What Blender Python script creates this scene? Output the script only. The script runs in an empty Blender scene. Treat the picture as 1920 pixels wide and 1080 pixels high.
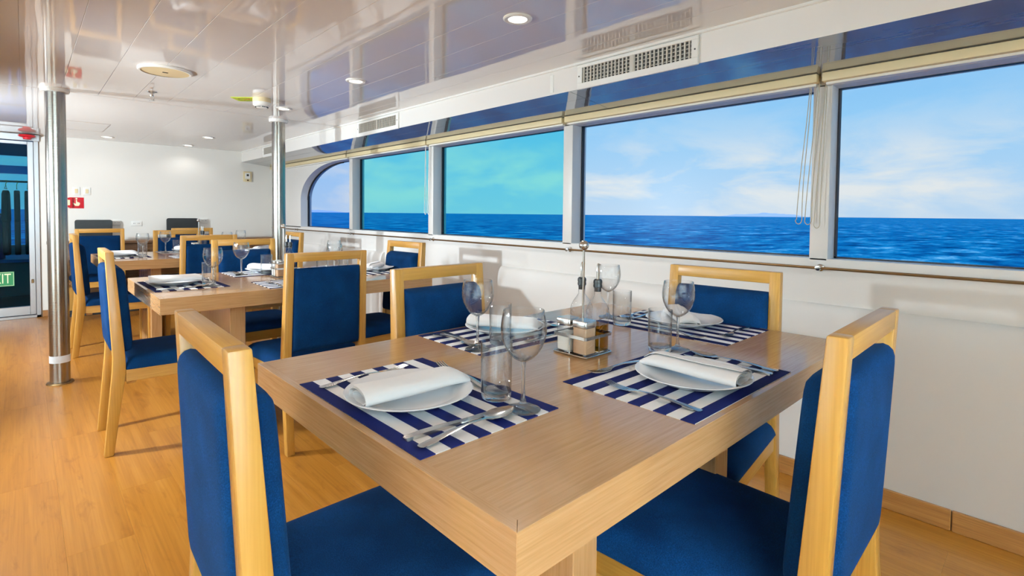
import bpy, bmesh, math, random
from mathutils import Vector, Matrix

random.seed(7)
PI = math.pi
S = bpy.context.scene
C = S.collection

# ------------------------------------------------------------------ camera
EYE = Vector((0.0, 0.0, 1.18))
RIGHT = Vector((0.7289479, -0.68449805, 0.00986784))
DOWN = Vector((-0.01553309, -0.0309493, -0.99940025))
FWD = Vector((0.68439293, 0.72835744, -0.0331928))
cam = bpy.data.objects.new('camera', bpy.data.cameras.new('camera'))
C.objects.link(cam)
cam.data.sensor_width = 36.0
cam.data.lens = 976.56 / 1920 * 36.0
cam.data.shift_x = 0.0
cam.data.shift_y = -(540 - 433.8) / 1920
cam.data.clip_start = 0.02
cam.data.clip_end = 80000
M3 = Matrix((RIGHT, -DOWN, -FWD)).transposed()
cam.matrix_world = Matrix.Translation(EYE) @ M3.to_4x4()
S.camera = cam

# ------------------------------------------------------------------ view
S.view_settings.view_transform = 'Standard'
S.view_settings.look = 'None'
S.view_settings.gamma = 1.0
S.view_settings.use_curve_mapping = False
S.view_settings.exposure = 0.13
S.cycles.use_denoising = True
S.cycles.max_bounces = 10
S.cycles.transparent_max_bounces = 24
S.cycles.transmission_bounces = 10
S.cycles.sample_clamp_indirect = 4.0
S.cycles.caustics_reflective = False
S.cycles.caustics_refractive = False


# ------------------------------------------------------------------ node helpers
def new_mat(name):
    m = bpy.data.materials.new(name)
    m.use_nodes = True
    nt = m.node_tree
    nt.nodes.clear()
    out = nt.nodes.new('ShaderNodeOutputMaterial')
    return m, nt, out


def nd(nt, kind, **kw):
    n = nt.nodes.new(kind)
    for k, v in kw.items():
        if hasattr(n, k) and k not in n.inputs:
            setattr(n, k, v)
        else:
            n.inputs[k].default_value = v
    return n


def lk(nt, a, b):
    nt.links.new(a, b)


def rgb(r, g, b):
    f = lambda c: (c / 255 / 12.92) if c / 255 <= 0.04045 else ((c / 255 + 0.055) / 1.055) ** 2.4
    return (f(r), f(g), f(b), 1.0)


def ramp(nt, stops, fac=None):
    r = nt.nodes.new('ShaderNodeValToRGB')
    while len(r.color_ramp.elements) < len(stops):
        r.color_ramp.elements.new(0.5)
    for e, (p, c) in zip(r.color_ramp.elements, stops):
        e.position = p
        e.color = c
    if fac is not None:
        lk(nt, fac, r.inputs['Fac'])
    return r


# ------------------------------------------------------------------ world: blue sky with low cloud banks
W = bpy.data.worlds.new('sky')
S.world = W
W.use_nodes = True
nt = W.node_tree
nt.nodes.clear()
wo = nt.nodes.new('ShaderNodeOutputWorld')
bg = nd(nt, 'ShaderNodeBackground', Strength=0.93)
tc = nt.nodes.new('ShaderNodeTexCoord')
sp = nt.nodes.new('ShaderNodeSeparateXYZ')
lk(nt, tc.outputs['Generated'], sp.inputs[0])
grad = ramp(nt, [(0.0, rgb(194, 217, 238)), (0.06, rgb(180, 214, 242)), (0.16, rgb(154, 207, 245)),
                 (0.30, rgb(120, 187, 240)), (1.0, rgb(60, 122, 205))], sp.outputs['Z'])
mp = nd(nt, 'ShaderNodeMapping')
mp.inputs['Scale'].default_value = (5.0, 5.0, 15.0)
mp.inputs['Location'].default_value = (1.3, 0.4, 0.25)
lk(nt, tc.outputs['Generated'], mp.inputs[0])
ns = nd(nt, 'ShaderNodeTexNoise', Scale=1.0, Detail=7.0, Roughness=0.58, Distortion=0.35)
lk(nt, mp.outputs[0], ns.inputs['Vector'])
cl = ramp(nt, [(0.43, (0, 0, 0, 1)), (0.62, (1, 1, 1, 1))], ns.outputs['Fac'])
band = ramp(nt, [(0.0, (0.55, 0.55, 0.55, 1)), (0.04, (0.9, 0.9, 0.9, 1)), (0.09, (0.85, 0.85, 0.85, 1)),
                 (0.14, (0.28, 0.28, 0.28, 1)), (0.19, (0.08, 0.08, 0.08, 1)), (0.4, (0.12, 0.12, 0.12, 1))], sp.outputs['Z'])
mu = nd(nt, 'ShaderNodeMath', operation='MULTIPLY')
lk(nt, cl.outputs['Color'], mu.inputs[0])
lk(nt, band.outputs['Color'], mu.inputs[1])
cmx = nd(nt, 'ShaderNodeMix', data_type='RGBA')
cmx.inputs['B'].default_value = rgb(238, 236, 232)
lk(nt, mu.outputs[0], cmx.inputs['Factor'])
lk(nt, grad.outputs['Color'], cmx.inputs['A'])
lk(nt, cmx.outputs['Result'], bg.inputs['Color'])
lk(nt, bg.outputs[0], wo.inputs['Surface'])

# ------------------------------------------------------------------ sun over the sea, the photographer's strobes on the aisle side, added bounce fill
def lamp(name, kind, loc, energy, color=(1, 1, 1), **kw):
    l = bpy.data.lights.new(name, kind)
    l.energy = energy
    l.color = color
    for k, v in kw.items():
        setattr(l, k, v)
    o = bpy.data.objects.new(name, l)
    o.location = loc
    C.objects.link(o)
    return o


sun = lamp('sun', 'SUN', (-20, 0, 40), 2.35, (1.0, 0.96, 0.9), angle=0.01)
sun.rotation_euler = Vector((0.42, 0.22, -1.0)).to_track_quat('-Z', 'Y').to_euler()
def aim(o, x, y, z):
    o.rotation_euler = (Vector((x, y, z)) - o.location).to_track_quat('-Z', 'Y').to_euler()


COOL = (0.80, 0.92, 1.0)
aim(lamp('flash_strobe', 'SPOT', (-0.65, 3.5, 1.30), 230.0, COOL, spot_size=math.radians(134), spot_blend=1.0, shadow_soft_size=0.05), 1.6, 3.05, 0.55)
aim(lamp('second_strobe', 'SPOT', (-1.35, 5.10, 1.40), 340.0, COOL, spot_size=math.radians(150), spot_blend=0.8, shadow_soft_size=0.06), 1.6, 6.9, 1.2)
aim(lamp('added_bounce_fill', 'SPOT', (-0.25, -0.55, 1.50), 3500.0, (0.57, 0.83, 1.0), spot_size=math.radians(110), spot_blend=0.5, shadow_soft_size=0.05), -0.40, -1.55, 1.75)  # added fill spot, bounced off the wall behind the camera
aim(lamp('added_aisle_fill', 'SPOT', (-1.50, 2.30, 1.30), 1900.0, (0.60, 0.84, 1.0), spot_size=math.radians(115), spot_blend=0.5, shadow_soft_size=0.05), -2.50, 2.40, 1.52)  # added fill spot, bounced off the unseen aisle wall


# ------------------------------------------------------------------ materials
def principled(name, col, rough=0.5, metal=0.0, spec=0.5, **kw):
    m, nt, out = new_mat(name)
    b = nt.nodes.new('ShaderNodeBsdfPrincipled')
    b.inputs['Base Color'].default_value = col
    b.inputs['Roughness'].default_value = rough
    b.inputs['Metallic'].default_value = metal
    b.inputs['Specular IOR Level'].default_value = spec
    for k, v in kw.items():
        b.inputs[k].default_value = v
    lk(nt, b.outputs[0], out.inputs['Surface'])
    return m, nt, b


def noise_bump(nt, b, scale, strength, dist=0.001, detail=3.0, vscale=(1, 1, 1)):
    tc = nt.nodes.new('ShaderNodeTexCoord')
    mp = nt.nodes.new('ShaderNodeMapping')
    mp.inputs['Scale'].default_value = vscale
    lk(nt, tc.outputs['Object'], mp.inputs[0])
    n = nd(nt, 'ShaderNodeTexNoise', Scale=scale, Detail=detail)
    lk(nt, mp.outputs[0], n.inputs['Vector'])
    bp = nd(nt, 'ShaderNodeBump', Strength=strength, Distance=dist)
    lk(nt, n.outputs['Fac'], bp.inputs['Height'])
    lk(nt, bp.outputs[0], b.inputs['Normal'])
    return n


def wood(name, stops, axis, scale=1.0, rough=0.35, spec=0.5, fine=1.0, vary=0.0, knots=False):
    """straight-grained wood; the grain runs along the given object axis"""
    m, nt, b = principled(name, stops[0][1], rough, 0, spec)
    tc = nt.nodes.new('ShaderNodeTexCoord')
    info = nt.nodes.new('ShaderNodeObjectInfo')
    add = nd(nt, 'ShaderNodeVectorMath', operation='ADD')
    mulv = nd(nt, 'ShaderNodeVectorMath', operation='SCALE')
    cmb = nt.nodes.new('ShaderNodeCombineXYZ')
    for i in range(3):
        lk(nt, info.outputs['Random'], cmb.inputs[i])
    lk(nt, cmb.outputs[0], mulv.inputs[0])
    mulv.inputs['Scale'].default_value = 13.0
    lk(nt, tc.outputs['Object'], add.inputs[0])
    lk(nt, mulv.outputs[0], add.inputs[1])
    mp = nt.nodes.new('ShaderNodeMapping')
    sc = [26 * scale] * 3
    sc['xyz'.index(axis)] = 1.3 * scale
    mp.inputs['Scale'].default_value = sc
    lk(nt, add.outputs[0], mp.inputs[0])
    n1 = nd(nt, 'ShaderNodeTexNoise', Scale=1.0, Detail=5.0, Roughness=0.6, Distortion=0.6 if knots else 0.15)
    lk(nt, mp.outputs[0], n1.inputs['Vector'])
    mp2 = nt.nodes.new('ShaderNodeMapping')
    sc2 = [260 * fine] * 3
    sc2['xyz'.index(axis)] = 5 * fine
    mp2.inputs['Scale'].default_value = sc2
    lk(nt, add.outputs[0], mp2.inputs[0])
    n2 = nd(nt, 'ShaderNodeTexNoise', Scale=1.0, Detail=2.0)
    lk(nt, mp2.outputs[0], n2.inputs['Vector'])
    mx = nd(nt, 'ShaderNodeMix', data_type='FLOAT')
    mx.inputs['Factor'].default_value = 0.42
    lk(nt, n1.outputs['Fac'], mx.inputs['A'])
    lk(nt, n2.outputs['Fac'], mx.inputs['B'])
    r = ramp(nt, stops, mx.outputs['Result'])
    col = r.outputs['Color']
    if knots:
        n3 = nd(nt, 'ShaderNodeTexNoise', Scale=5.5, Detail=4.0, Roughness=0.65, Distortion=0.8)
        mp3 = nt.nodes.new('ShaderNodeMapping')
        s3 = [3.2] * 3
        s3['xyz'.index(axis)] = 0.7
        mp3.inputs['Scale'].default_value = s3
        lk(nt, add.outputs[0], mp3.inputs[0])
        lk(nt, mp3.outputs[0], n3.inputs['Vector'])
        kr = ramp(nt, [(0.56, (1, 1, 1, 1)), (0.72, (0.74, 0.64, 0.54, 1))], n3.outputs['Fac'])
        mk = nd(nt, 'ShaderNodeMix', data_type='RGBA', blend_type='MULTIPLY')
        mk.inputs['Factor'].default_value = 1.0
        lk(nt, col, mk.inputs['A'])
        lk(nt, kr.outputs['Color'], mk.inputs['B'])
        col = mk.outputs['Result']
    if vary:
        hs = nt.nodes.new('ShaderNodeHueSaturation')
        ma = nd(nt, 'ShaderNodeMath', operation='MULTIPLY_ADD')
        ma.inputs[1].default_value = vary
        ma.inputs[2].default_value = 1 - vary / 2
        lk(nt, info.outputs['Random'], ma.inputs[0])
        lk(nt, ma.outputs[0], hs.inputs['Value'])
        lk(nt, col, hs.inputs['Color'])
        col = hs.outputs['Color']
    lk(nt, col, b.inputs['Base Color'])
    bp = nd(nt, 'ShaderNodeBump', Strength=0.12, Distance=0.0006)
    lk(nt, mx.outputs['Result'], bp.inputs['Height'])
    lk(nt, bp.outputs[0], b.inputs['Normal'])
    return m


TAB = [(0.26, rgb(156, 114, 73)), (0.5, rgb(180, 136, 92)), (0.74, rgb(194, 153, 109))]
CHR = [(0.28, rgb(156, 107, 42)), (0.5, rgb(178, 128, 55)), (0.72, rgb(194, 145, 72))]
FLO = [(0.28, rgb(142, 86, 27)), (0.5, rgb(164, 105, 36)), (0.72, rgb(179, 121, 50))]
M = {}
for ax in 'xyz':
    M['table_' + ax] = wood('table_laminate_' + ax, TAB, ax, 5.5, 0.14, 0.6, 1.3)
    M['chair_' + ax] = wood('chair_beech_' + ax, CHR, ax, 0.9, 0.32, 0.5, 0.8)
M['floor'] = wood('floor_plank_wood', FLO, 'y', 0.55, 0.30, 0.45, 0.5, vary=0.05, knots=True)
M['base'] = wood('baseboard_wood', [(0.3, rgb(110, 66, 28)), (0.5, rgb(142, 92, 44)), (0.7, rgb(164, 112, 60))], 'y', 0.9, 0.4)
M['base_x'] = wood('baseboard_wood_x', [(0.3, rgb(110, 66, 28)), (0.5, rgb(142, 92, 44)), (0.7, rgb(164, 112, 60))], 'x', 0.9, 0.4)
M['counter'] = wood('counter_wood', [(0.3, rgb(96, 66, 40)), (0.5, rgb(128, 92, 60)), (0.7, rgb(150, 112, 76))], 'x', 1.0, 0.4)
M['subfloor'] = principled('subfloor_dark', rgb(70, 42, 20), 0.8)[0]

# blue woven fabric
m, nt, b = principled('blue_fabric', rgb(14, 54, 112), 0.95, 0, 0.06)
tc = nt.nodes.new('ShaderNodeTexCoord')
n1 = nd(nt, 'ShaderNodeTexNoise', Scale=420.0, Detail=2.0)
n2 = nd(nt, 'ShaderNodeTexNoise', Scale=9.0, Detail=3.0)
lk(nt, tc.outputs['Object'], n1.inputs['Vector'])
lk(nt, tc.outputs['Object'], n2.inputs['Vector'])
mx = nd(nt, 'ShaderNodeMix', data_type='FLOAT')
mx.inputs['Factor'].default_value = 0.4
lk(nt, n1.outputs['Fac'], mx.inputs['A'])
lk(nt, n2.outputs['Fac'], mx.inputs['B'])
r = ramp(nt, [(0.34, rgb(2, 23, 50)), (0.5, rgb(3, 34, 67)), (0.68, rgb(8, 47, 88))], mx.outputs['Result'])
lk(nt, r.outputs['Color'], b.inputs['Base Color'])
bp = nd(nt, 'ShaderNodeBump', Strength=0.35, Distance=0.0008)
lk(nt, n1.outputs['Fac'], bp.inputs['Height'])
lk(nt, bp.outputs[0], b.inputs['Normal'])
b.inputs['Sheen Weight'].default_value = 0.04
b.inputs['Sheen Tint'].default_value = rgb(90, 150, 220)
M['fabric'] = m

# white walls, glossy ceiling panels
m, nt, b = principled('white_wall', rgb(232, 228, 220), 0.38, 0, 0.4)
noise_bump(nt, b, 14.0, 0.06, 0.002)
M['wall'] = m
m, nt, b = principled('cream_window_wall', rgb(226, 222, 217), 0.42, 0, 0.4)
noise_bump(nt, b, 14.0, 0.06, 0.002)
M['wallr'] = m


def glossy_panel(name, col, rough, wave):
    m, nt, b = principled(name, col, rough, 0, 0.75)
    b.inputs['IOR'].default_value = 1.9
    tc = nt.nodes.new('ShaderNodeTexCoord')
    mp = nt.nodes.new('ShaderNodeMapping')
    mp.inputs['Scale'].default_value = (9.0, 1.3, 1.0)
    lk(nt, tc.outputs['Object'], mp.inputs[0])
    n = nd(nt, 'ShaderNodeTexNoise', Scale=1.5, Detail=2.0)
    lk(nt, mp.outputs[0], n.inputs['Vector'])
    bp = nd(nt, 'ShaderNodeBump', Strength=wave, Distance=0.01)
    lk(nt, n.outputs['Fac'], bp.inputs['Height'])
    lk(nt, bp.outputs[0], b.inputs['Normal'])
    return m


M['ceil'] = glossy_panel('glossy_ceiling_panel', rgb(226, 220, 216), 0.04, 0.05)
M['soffit'] = glossy_panel('glossy_soffit_panel', rgb(172, 172, 174), 0.05, 0.08)
M['soffit'].node_tree.nodes['Principled BSDF'].inputs['Metallic'].default_value = 0.6
M['joint'] = principled('panel_joint', rgb(176, 162, 150), 0.7)[0]
M['fascia'] = glossy_panel('fascia_panel', rgb(236, 232, 226), 0.22, 0.05)
M['white'] = principled('white_plastic', rgb(236, 234, 228), 0.35)[0]
M['cream'] = principled('cream_plastic', rgb(224, 204, 160), 0.5)[0]
M['cord'] = principled('cord_beige', rgb(168, 156, 136), 0.6)[0]
M['cordw'] = principled('cord_white', rgb(232, 230, 224), 0.6)[0]
M['black'] = principled('black_plastic', rgb(24, 22, 22), 0.45)[0]
M['gasket'] = principled('dark_gasket', rgb(22, 18, 24), 0.6)[0]
M['ventdark'] = principled('vent_duct_dark', rgb(40, 34, 30), 0.8)[0]
M['louver'] = principled('vent_louver', rgb(190, 182, 170), 0.45)[0]
M['porcelain'] = principled('porcelain', rgb(246, 248, 250), 0.12, 0, 0.5)[0]
m, nt, b = principled('napkin_cloth', rgb(250, 250, 250), 0.9, 0, 0.1)
noise_bump(nt, b, 60.0, 0.25, 0.002, 4.0)
M['napkin'] = m
m, nt, b = principled('stainless_steel', rgb(200, 197, 192), 0.20, 1.0)
M['steel'] = m
m, nt, b = principled('brushed_steel_tube', rgb(160, 154, 146), 0.19, 1.0)
noise_bump(nt, b, 6.0, 0.08, 0.004, 2.0, (1, 1, 60))
M['tube'] = m
M['alu'] = principled('aluminium_frame', rgb(186, 186, 188), 0.35, 1.0)[0]
M['brass'] = principled('old_brass', rgb(120, 92, 60), 0.4, 0.9)[0]
M['tape'] = principled('reflective_tape', rgb(225, 232, 238), 0.4)[0]
M['red'] = principled('red_plastic', rgb(196, 26, 40), 0.4)[0]
M['pale'] = principled('pale_print', rgb(232, 228, 190), 0.6)[0]
M['green'] = principled('sign_green', rgb(10, 118, 62), 0.5)[0]
M['lime'] = principled('sign_lime', rgb(196, 214, 40), 0.5)[0]
M['salt'] = principled('salt', rgb(240, 236, 226), 0.9)[0]
M['pepper'] = principled('ground_pepper', rgb(188, 148, 112), 0.9)[0]
M['slot'] = principled('dark_slot', rgb(40, 34, 32), 0.7)[0]
M['mat_back'] = None


def thin_glass(name, tint=(0.96, 0.98, 0.98, 1), ior=1.45, amount=1.0, rough=0.0, power=5.0, edge=None):
    """clear glass seen as transmission plus Fresnel reflection"""
    m, nt, out = new_mat(name)
    t = nd(nt, 'ShaderNodeBsdfTransparent', Color=tint)
    g = nd(nt, 'ShaderNodeBsdfGlossy', Roughness=rough)
    f = nd(nt, 'ShaderNodeLayerWeight', Blend=0.5)
    pw = nd(nt, 'ShaderNodeMath', operation='POWER')
    pw.inputs[1].default_value = power
    lk(nt, f.outputs['Facing'], pw.inputs[0])
    f0 = ((ior - 1) / (ior + 1)) ** 2
    ml = nd(nt, 'ShaderNodeMath', operation='MULTIPLY_ADD')
    ml.inputs[1].default_value = amount * (1 - f0)
    ml.inputs[2].default_value = amount * f0
    lk(nt, pw.outputs[0], ml.inputs[0])
    if edge:
        # a slanting path through the wall is longer and so a little darker
        p2 = nd(nt, 'ShaderNodeMath', operation='POWER')
        p2.inputs[1].default_value = 3.0
        lk(nt, f.outputs['Facing'], p2.inputs[0])
        cm = nd(nt, 'ShaderNodeMix', data_type='RGBA')
        cm.inputs['A'].default_value = tint
        cm.inputs['B'].default_value = edge
        lk(nt, p2.outputs[0], cm.inputs['Factor'])
        lk(nt, cm.outputs['Result'], t.inputs['Color'])
    mx = nt.nodes.new('ShaderNodeMixShader')
    lk(nt, ml.outputs[0], mx.inputs[0])
    lk(nt, t.outputs[0], mx.inputs[1])
    lk(nt, g.outputs[0], mx.inputs[2])
    lk(nt, mx.outputs[0], out.inputs['Surface'])
    return m


M['glass'] = thin_glass('clear_glass', (0.988, 0.993, 0.995, 1), 1.55, 1.0, 0.0, 3.2, (0.50, 0.54, 0.56, 1))
M['pane'] = thin_glass('window_glass_clear', (0.95, 0.98, 1.0, 1), 1.5, 0.10, 0.3)
M['pane_teal'] = thin_glass('window_glass_teal', (0.52, 0.92, 0.93, 1), 1.5, 0.10, 0.3)
M['pane_blue'] = thin_glass('window_glass_blue', (0.84, 0.90, 1.0, 1), 1.5, 0.10, 0.3)
M['pane_dark'] = thin_glass('door_glass_dark_teal', (0.30, 0.70, 0.80, 1), 1.5, 0.12)
m, nt, out = new_mat('solid_glass')
g = nd(nt, 'ShaderNodeBsdfGlass', Roughness=0.0, IOR=1.5)
g.inputs['Color'].default_value = (0.98, 0.99, 0.99, 1)
t = nd(nt, 'ShaderNodeBsdfTransparent', Color=(0.97, 0.98, 0.98, 1))
mxs = nd(nt, 'ShaderNodeMixShader', Fac=0.35)
lk(nt, g.outputs[0], mxs.inputs[1])
lk(nt, t.outputs[0], mxs.inputs[2])
lk(nt, mxs.outputs[0], out.inputs['Surface'])
M['solid_glass'] = m
M['oil'] = thin_glass('olive_oil', (0.62, 0.40, 0.06, 1), 1.4, 0.5)
M['vinegar'] = thin_glass('dark_vinegar', (0.22, 0.09, 0.03, 1), 1.4, 0.5)

# downlight lens (a lit lamp)
m, nt, out = new_mat('downlight_lens')
e = nd(nt, 'ShaderNodeEmission', Strength=6.0)
e.inputs['Color'].default_value = (1.0, 0.93, 0.80, 1)
lk(nt, e.outputs[0], out.inputs['Surface'])
M['lens'] = m

# striped placemat: eleven navy and white stripes along the long side, ribbed weave
m, nt, b = principled('striped_placemat', rgb(20, 24, 92), 0.8, 0, 0.1)
tc = nt.nodes.new('ShaderNodeTexCoord')
sp = nt.nodes.new('ShaderNodeSeparateXYZ')
lk(nt, tc.outputs['Object'], sp.inputs[0])
MATW, MATD = 0.50, 0.337
ma = nd(nt, 'ShaderNodeMath', operation='MULTIPLY_ADD')
ma.inputs[1].default_value = 11.0 / MATD / 2
ma.inputs[2].default_value = 11.0 / 4
lk(nt, sp.outputs['Y'], ma.inputs[0])
fr = nd(nt, 'ShaderNodeMath', operation='FRACT')
lk(nt, ma.outputs[0], fr.inputs[0])
gt = nd(nt, 'ShaderNodeMath', operation='GREATER_THAN')
gt.inputs[1].default_value = 0.5
lk(nt, fr.outputs[0], gt.inputs[0])
mx = nd(nt, 'ShaderNodeMix', data_type='RGBA')
mx.inputs['A'].default_value = rgb(8, 15, 62)
mx.inputs['B'].default_value = rgb(246, 246, 244)
lk(nt, gt.outputs[0], mx.inputs['Factor'])
lk(nt, mx.outputs['Result'], b.inputs['Base Color'])
wv = nd(nt, 'ShaderNodeTexWave', Scale=150.0, Distortion=0.0)
wv.bands_direction = 'X'
lk(nt, tc.outputs['Object'], wv.inputs['Vector'])
bp = nd(nt, 'ShaderNodeBump', Strength=0.3, Distance=0.0006)
lk(nt, wv.outputs['Fac'], bp.inputs['Height'])
lk(nt, bp.outputs[0], b.inputs['Normal'])
M['placemat'] = m

# sea
m, nt, b = principled('sea_water', rgb(8, 92, 168), 0.6, 0, 0.0)
tc = nt.nodes.new('ShaderNodeTexCoord')
mp = nt.nodes.new('ShaderNodeMapping')
mp.inputs['Rotation'].default_value = (0, 0, 0.35)
mp.inputs['Scale'].default_value = (0.16, 0.30, 0.2)
lk(nt, tc.outputs['Object'], mp.inputs[0])
n1 = nd(nt, 'ShaderNodeTexNoise', Scale=1.0, Detail=10.0, Roughness=0.72)
lk(nt, mp.outputs[0], n1.inputs['Vector'])
r = ramp(nt, [(0.36, rgb(0, 60, 114)), (0.47, rgb(0, 102, 164)), (0.57, rgb(16, 146, 200)), (0.68, rgb(140, 206, 230))], n1.outputs['Fac'])  # wave highlights and dark troughs painted into the colour
lk(nt, r.outputs['Color'], b.inputs['Base Color'])
bp = nd(nt, 'ShaderNodeBump', Strength=0.6, Distance=1.0)
lk(nt, n1.outputs['Fac'], bp.inputs['Height'])
lk(nt, bp.outputs[0], b.inputs['Normal'])
M['sea'] = m
M['island'] = principled('hazy_island', rgb(170, 196, 222), 0.9, 0, 0.0)[0]  # distance haze put into the flat colour
M['deckwhite'] = principled('deck_white_paint', rgb(205, 215, 220), 0.6)[0]
M['deckdark'] = principled('deck_dark_paint', rgb(30, 32, 34), 0.6)[0]
M['deckblue'] = principled('deck_blue_paint', rgb(20, 110, 190), 0.5)[0]
M['wetsuit'] = principled('black_neoprene', rgb(16, 16, 18), 0.8)[0]
M['hook'] = principled('yellow_hanger', rgb(226, 176, 40), 0.5)[0]


# ------------------------------------------------------------------ mesh helpers
def finish(name, bm, smooth=True, angle=35):
    bmesh.ops.recalc_face_normals(bm, faces=bm.faces)
    me = bpy.data.meshes.new(name)
    bm.to_mesh(me)
    bm.free()
    if smooth:
        me.shade_smooth()
        me.set_sharp_from_angle(angle=math.radians(angle))
    return me


def obj(name, me, mat, parent=None, loc=(0, 0, 0), rot=(0, 0, 0)):
    if isinstance(me, bmesh.types.BMesh):
        me = finish(name, me)
    if mat is not None and not me.materials:
        me.materials.append(M[mat] if isinstance(mat, str) else mat)
    o = bpy.data.objects.new(name, me)
    C.objects.link(o)
    o.location = loc
    o.rotation_euler = rot
    if parent:
        o.parent = parent
    return o


def tag(o, label, cat, group=None):
    o['label'] = label
    o['category'] = cat
    if group:
        o['group'] = group
    return o


def thing(name, label, cat, loc=(0, 0, 0), rotz=0.0, group=None):
    o = bpy.data.objects.new(name, None)
    C.objects.link(o)
    o.empty_display_size = 0.05
    o.location = loc
    o.rotation_euler = (0, 0, rotz)
    return tag(o, label, cat, group)


def struct(name, me, mat, parent=None):
    o = obj(name, me, mat, parent)
    if parent is None:
        o['kind'] = 'structure'
    return o


def struct_empty(name):
    o = bpy.data.objects.new(name, None)
    C.objects.link(o)
    o['kind'] = 'structure'
    return o


def dup(root, loc, rotz, label, group=None):
    r = root.copy()
    C.objects.link(r)
    r.location = loc
    r.rotation_euler = (0, 0, rotz)
    r['label'] = label
    if group:
        r['group'] = group
    for ch in root.children:
        c = ch.copy()
        C.objects.link(c)
        c.parent = r
        for g in ch.children:
            d = g.copy()
            C.objects.link(d)
            d.parent = c
    return r


def box(bm, x0, x1, y0, y1, z0, z1, bev=0.0, seg=2):
    t = bmesh.new()
    v = [t.verts.new(p) for p in ((x0, y0, z0), (x1, y0, z0), (x1, y1, z0), (x0, y1, z0),
                                  (x0, y0, z1), (x1, y0, z1), (x1, y1, z1), (x0, y1, z1))]
    for f in ((3, 2, 1, 0), (4, 5, 6, 7), (0, 1, 5, 4), (1, 2, 6, 5), (2, 3, 7, 6), (3, 0, 4, 7)):
        t.faces.new([v[i] for i in f])
    if bev:
        bmesh.ops.bevel(t, geom=t.edges[:], offset=bev, segments=seg, profile=0.5, affect='EDGES')
    join(bm, t)
    return bm


def join(bm, t):
    mp = {v: bm.verts.new(v.co) for v in t.verts}
    for f in t.faces:
        try:
            bm.faces.new([mp[v] for v in f.verts])
        except ValueError:
            pass
    t.free()


def B(*a, **k):
    return box(bmesh.new(), *a, **k)


def prism(bm, pts, axis, a0, a1, bev=0.0, seg=2):
    """extrude a 2D outline; axis x: pts are (y,z); y: (x,z); z: (x,y)"""
    t = bmesh.new()
    def mk(p, a):
        return {'x': (a, p[0], p[1]), 'y': (p[0], a, p[1]), 'z': (p[0], p[1], a)}[axis]
    lo = [t.verts.new(mk(p, a0)) for p in pts]
    hi = [t.verts.new(mk(p, a1)) for p in pts]
    t.faces.new(lo)
    t.faces.new(hi[::-1])
    n = len(pts)
    for i in range(n):
        t.faces.new((lo[i], hi[i], hi[(i + 1) % n], lo[(i + 1) % n]))
    bmesh.ops.recalc_face_normals(t, faces=t.faces)
    if bev:
        bmesh.ops.bevel(t, geom=t.edges[:], offset=bev, segments=seg, profile=0.5, affect='EDGES')
    join(bm, t)
    return bm


def lathe(bm, prof, n=32, cx=0, cy=0, axis='z', closed=False):
    """revolve (r,h) profile; open ends with r==0 collapse to poles"""
    rings = []
    for r, h in prof:
        def pt(a):
            x, y = r * math.cos(a), r * math.sin(a)
            return {'z': (cx + x, cy + y, h), 'y': (cx + x, h, cy + y), 'x': (h, cx + x, cy + y)}[axis]
        if r < 1e-7:
            rings.append([bm.verts.new(pt(0))])
        else:
            rings.append([bm.verts.new(pt(2 * PI * i / n)) for i in range(n)])
    pairs = list(zip(rings, rings[1:]))
    if closed:
        pairs.append((rings[-1], rings[0]))
    for a, b in pairs:
        for i in range(n):
            j = (i + 1) % n
            if len(a) == 1 and len(b) == 1:
                break
            if len(a) == 1:
                bm.faces.new((a[0], b[i], b[j]))
            elif len(b) == 1:
                bm.faces.new((a[i], b[0], a[j]))
            else:
                bm.faces.new((a[i], b[i], b[j], a[j]))
    return bm


def tube(bm, pts, r, n=8, closed=False):
    pts = [Vector(p) for p in pts]
    rings = []
    up = None
    m = len(pts)
    for i, p in enumerate(pts):
        a = pts[(i - 1) % m] if (closed or i > 0) else p
        c = pts[(i + 1) % m] if (closed or i < m - 1) else p
        d = (c - a).normalized()
        if up is None:
            up = Vector((0, 0, 1)) if abs(d.z) < 0.9 else Vector((1, 0, 0))
        s = d.cross(up).normalized()
        up = s.cross(d).normalized()
        rr = r[i] if isinstance(r, (list, tuple)) else r
        rings.append([bm.verts.new(p + (s * math.cos(2 * PI * k / n) + up * math.sin(2 * PI * k / n)) * rr) for k in range(n)])
    for i in range(m if closed else m - 1):
        a, b = rings[i], rings[(i + 1) % m]
        for k in range(n):
            bm.faces.new((a[k], a[(k + 1) % n], b[(k + 1) % n], b[k]))
    if not closed:
        bm.faces.new(rings[0][::-1])
        bm.faces.new(rings[-1])
    return bm


def loft(bm, rings):
    rs = [[bm.verts.new(p) for p in r] for r in rings]
    n = len(rs[0])
    for a, b in zip(rs, rs[1:]):
        for k in range(n):
            bm.faces.new((a[k], a[(k + 1) % n], b[(k + 1) % n], b[k]))
    bm.faces.new(rs[0][::-1])
    bm.faces.new(rs[-1])
    return bm


def cushion(bm, fn, htop, hbot, n=16, p=10.0, edge=0.35):
    """closed pad: fn(u,v,h) -> point, u,v in -1..1, h the signed height above the mid plane"""
    def prof(u):
        return max(0.0, 1 - abs(u) ** p) ** edge
    cs = [math.sin(PI / 2 * (-1 + 2 * i / n)) for i in range(n + 1)]
    grids = []
    for hh in (htop, -hbot):
        g = []
        for u in cs:
            g.append([bm.verts.new(fn(u, v, hh * prof(u) * prof(v) * (0.93 + 0.07 * (1 - u * u) * (1 - v * v)))) for v in cs])
        grids.append(g)
    for g in grids:
        for i in range(n):
            for j in range(n):
                bm.faces.new((g[i][j], g[i + 1][j], g[i + 1][j + 1], g[i][j + 1]))
    bmesh.ops.remove_doubles(bm, verts=bm.verts[:], dist=1e-5)
    return bm


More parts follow.
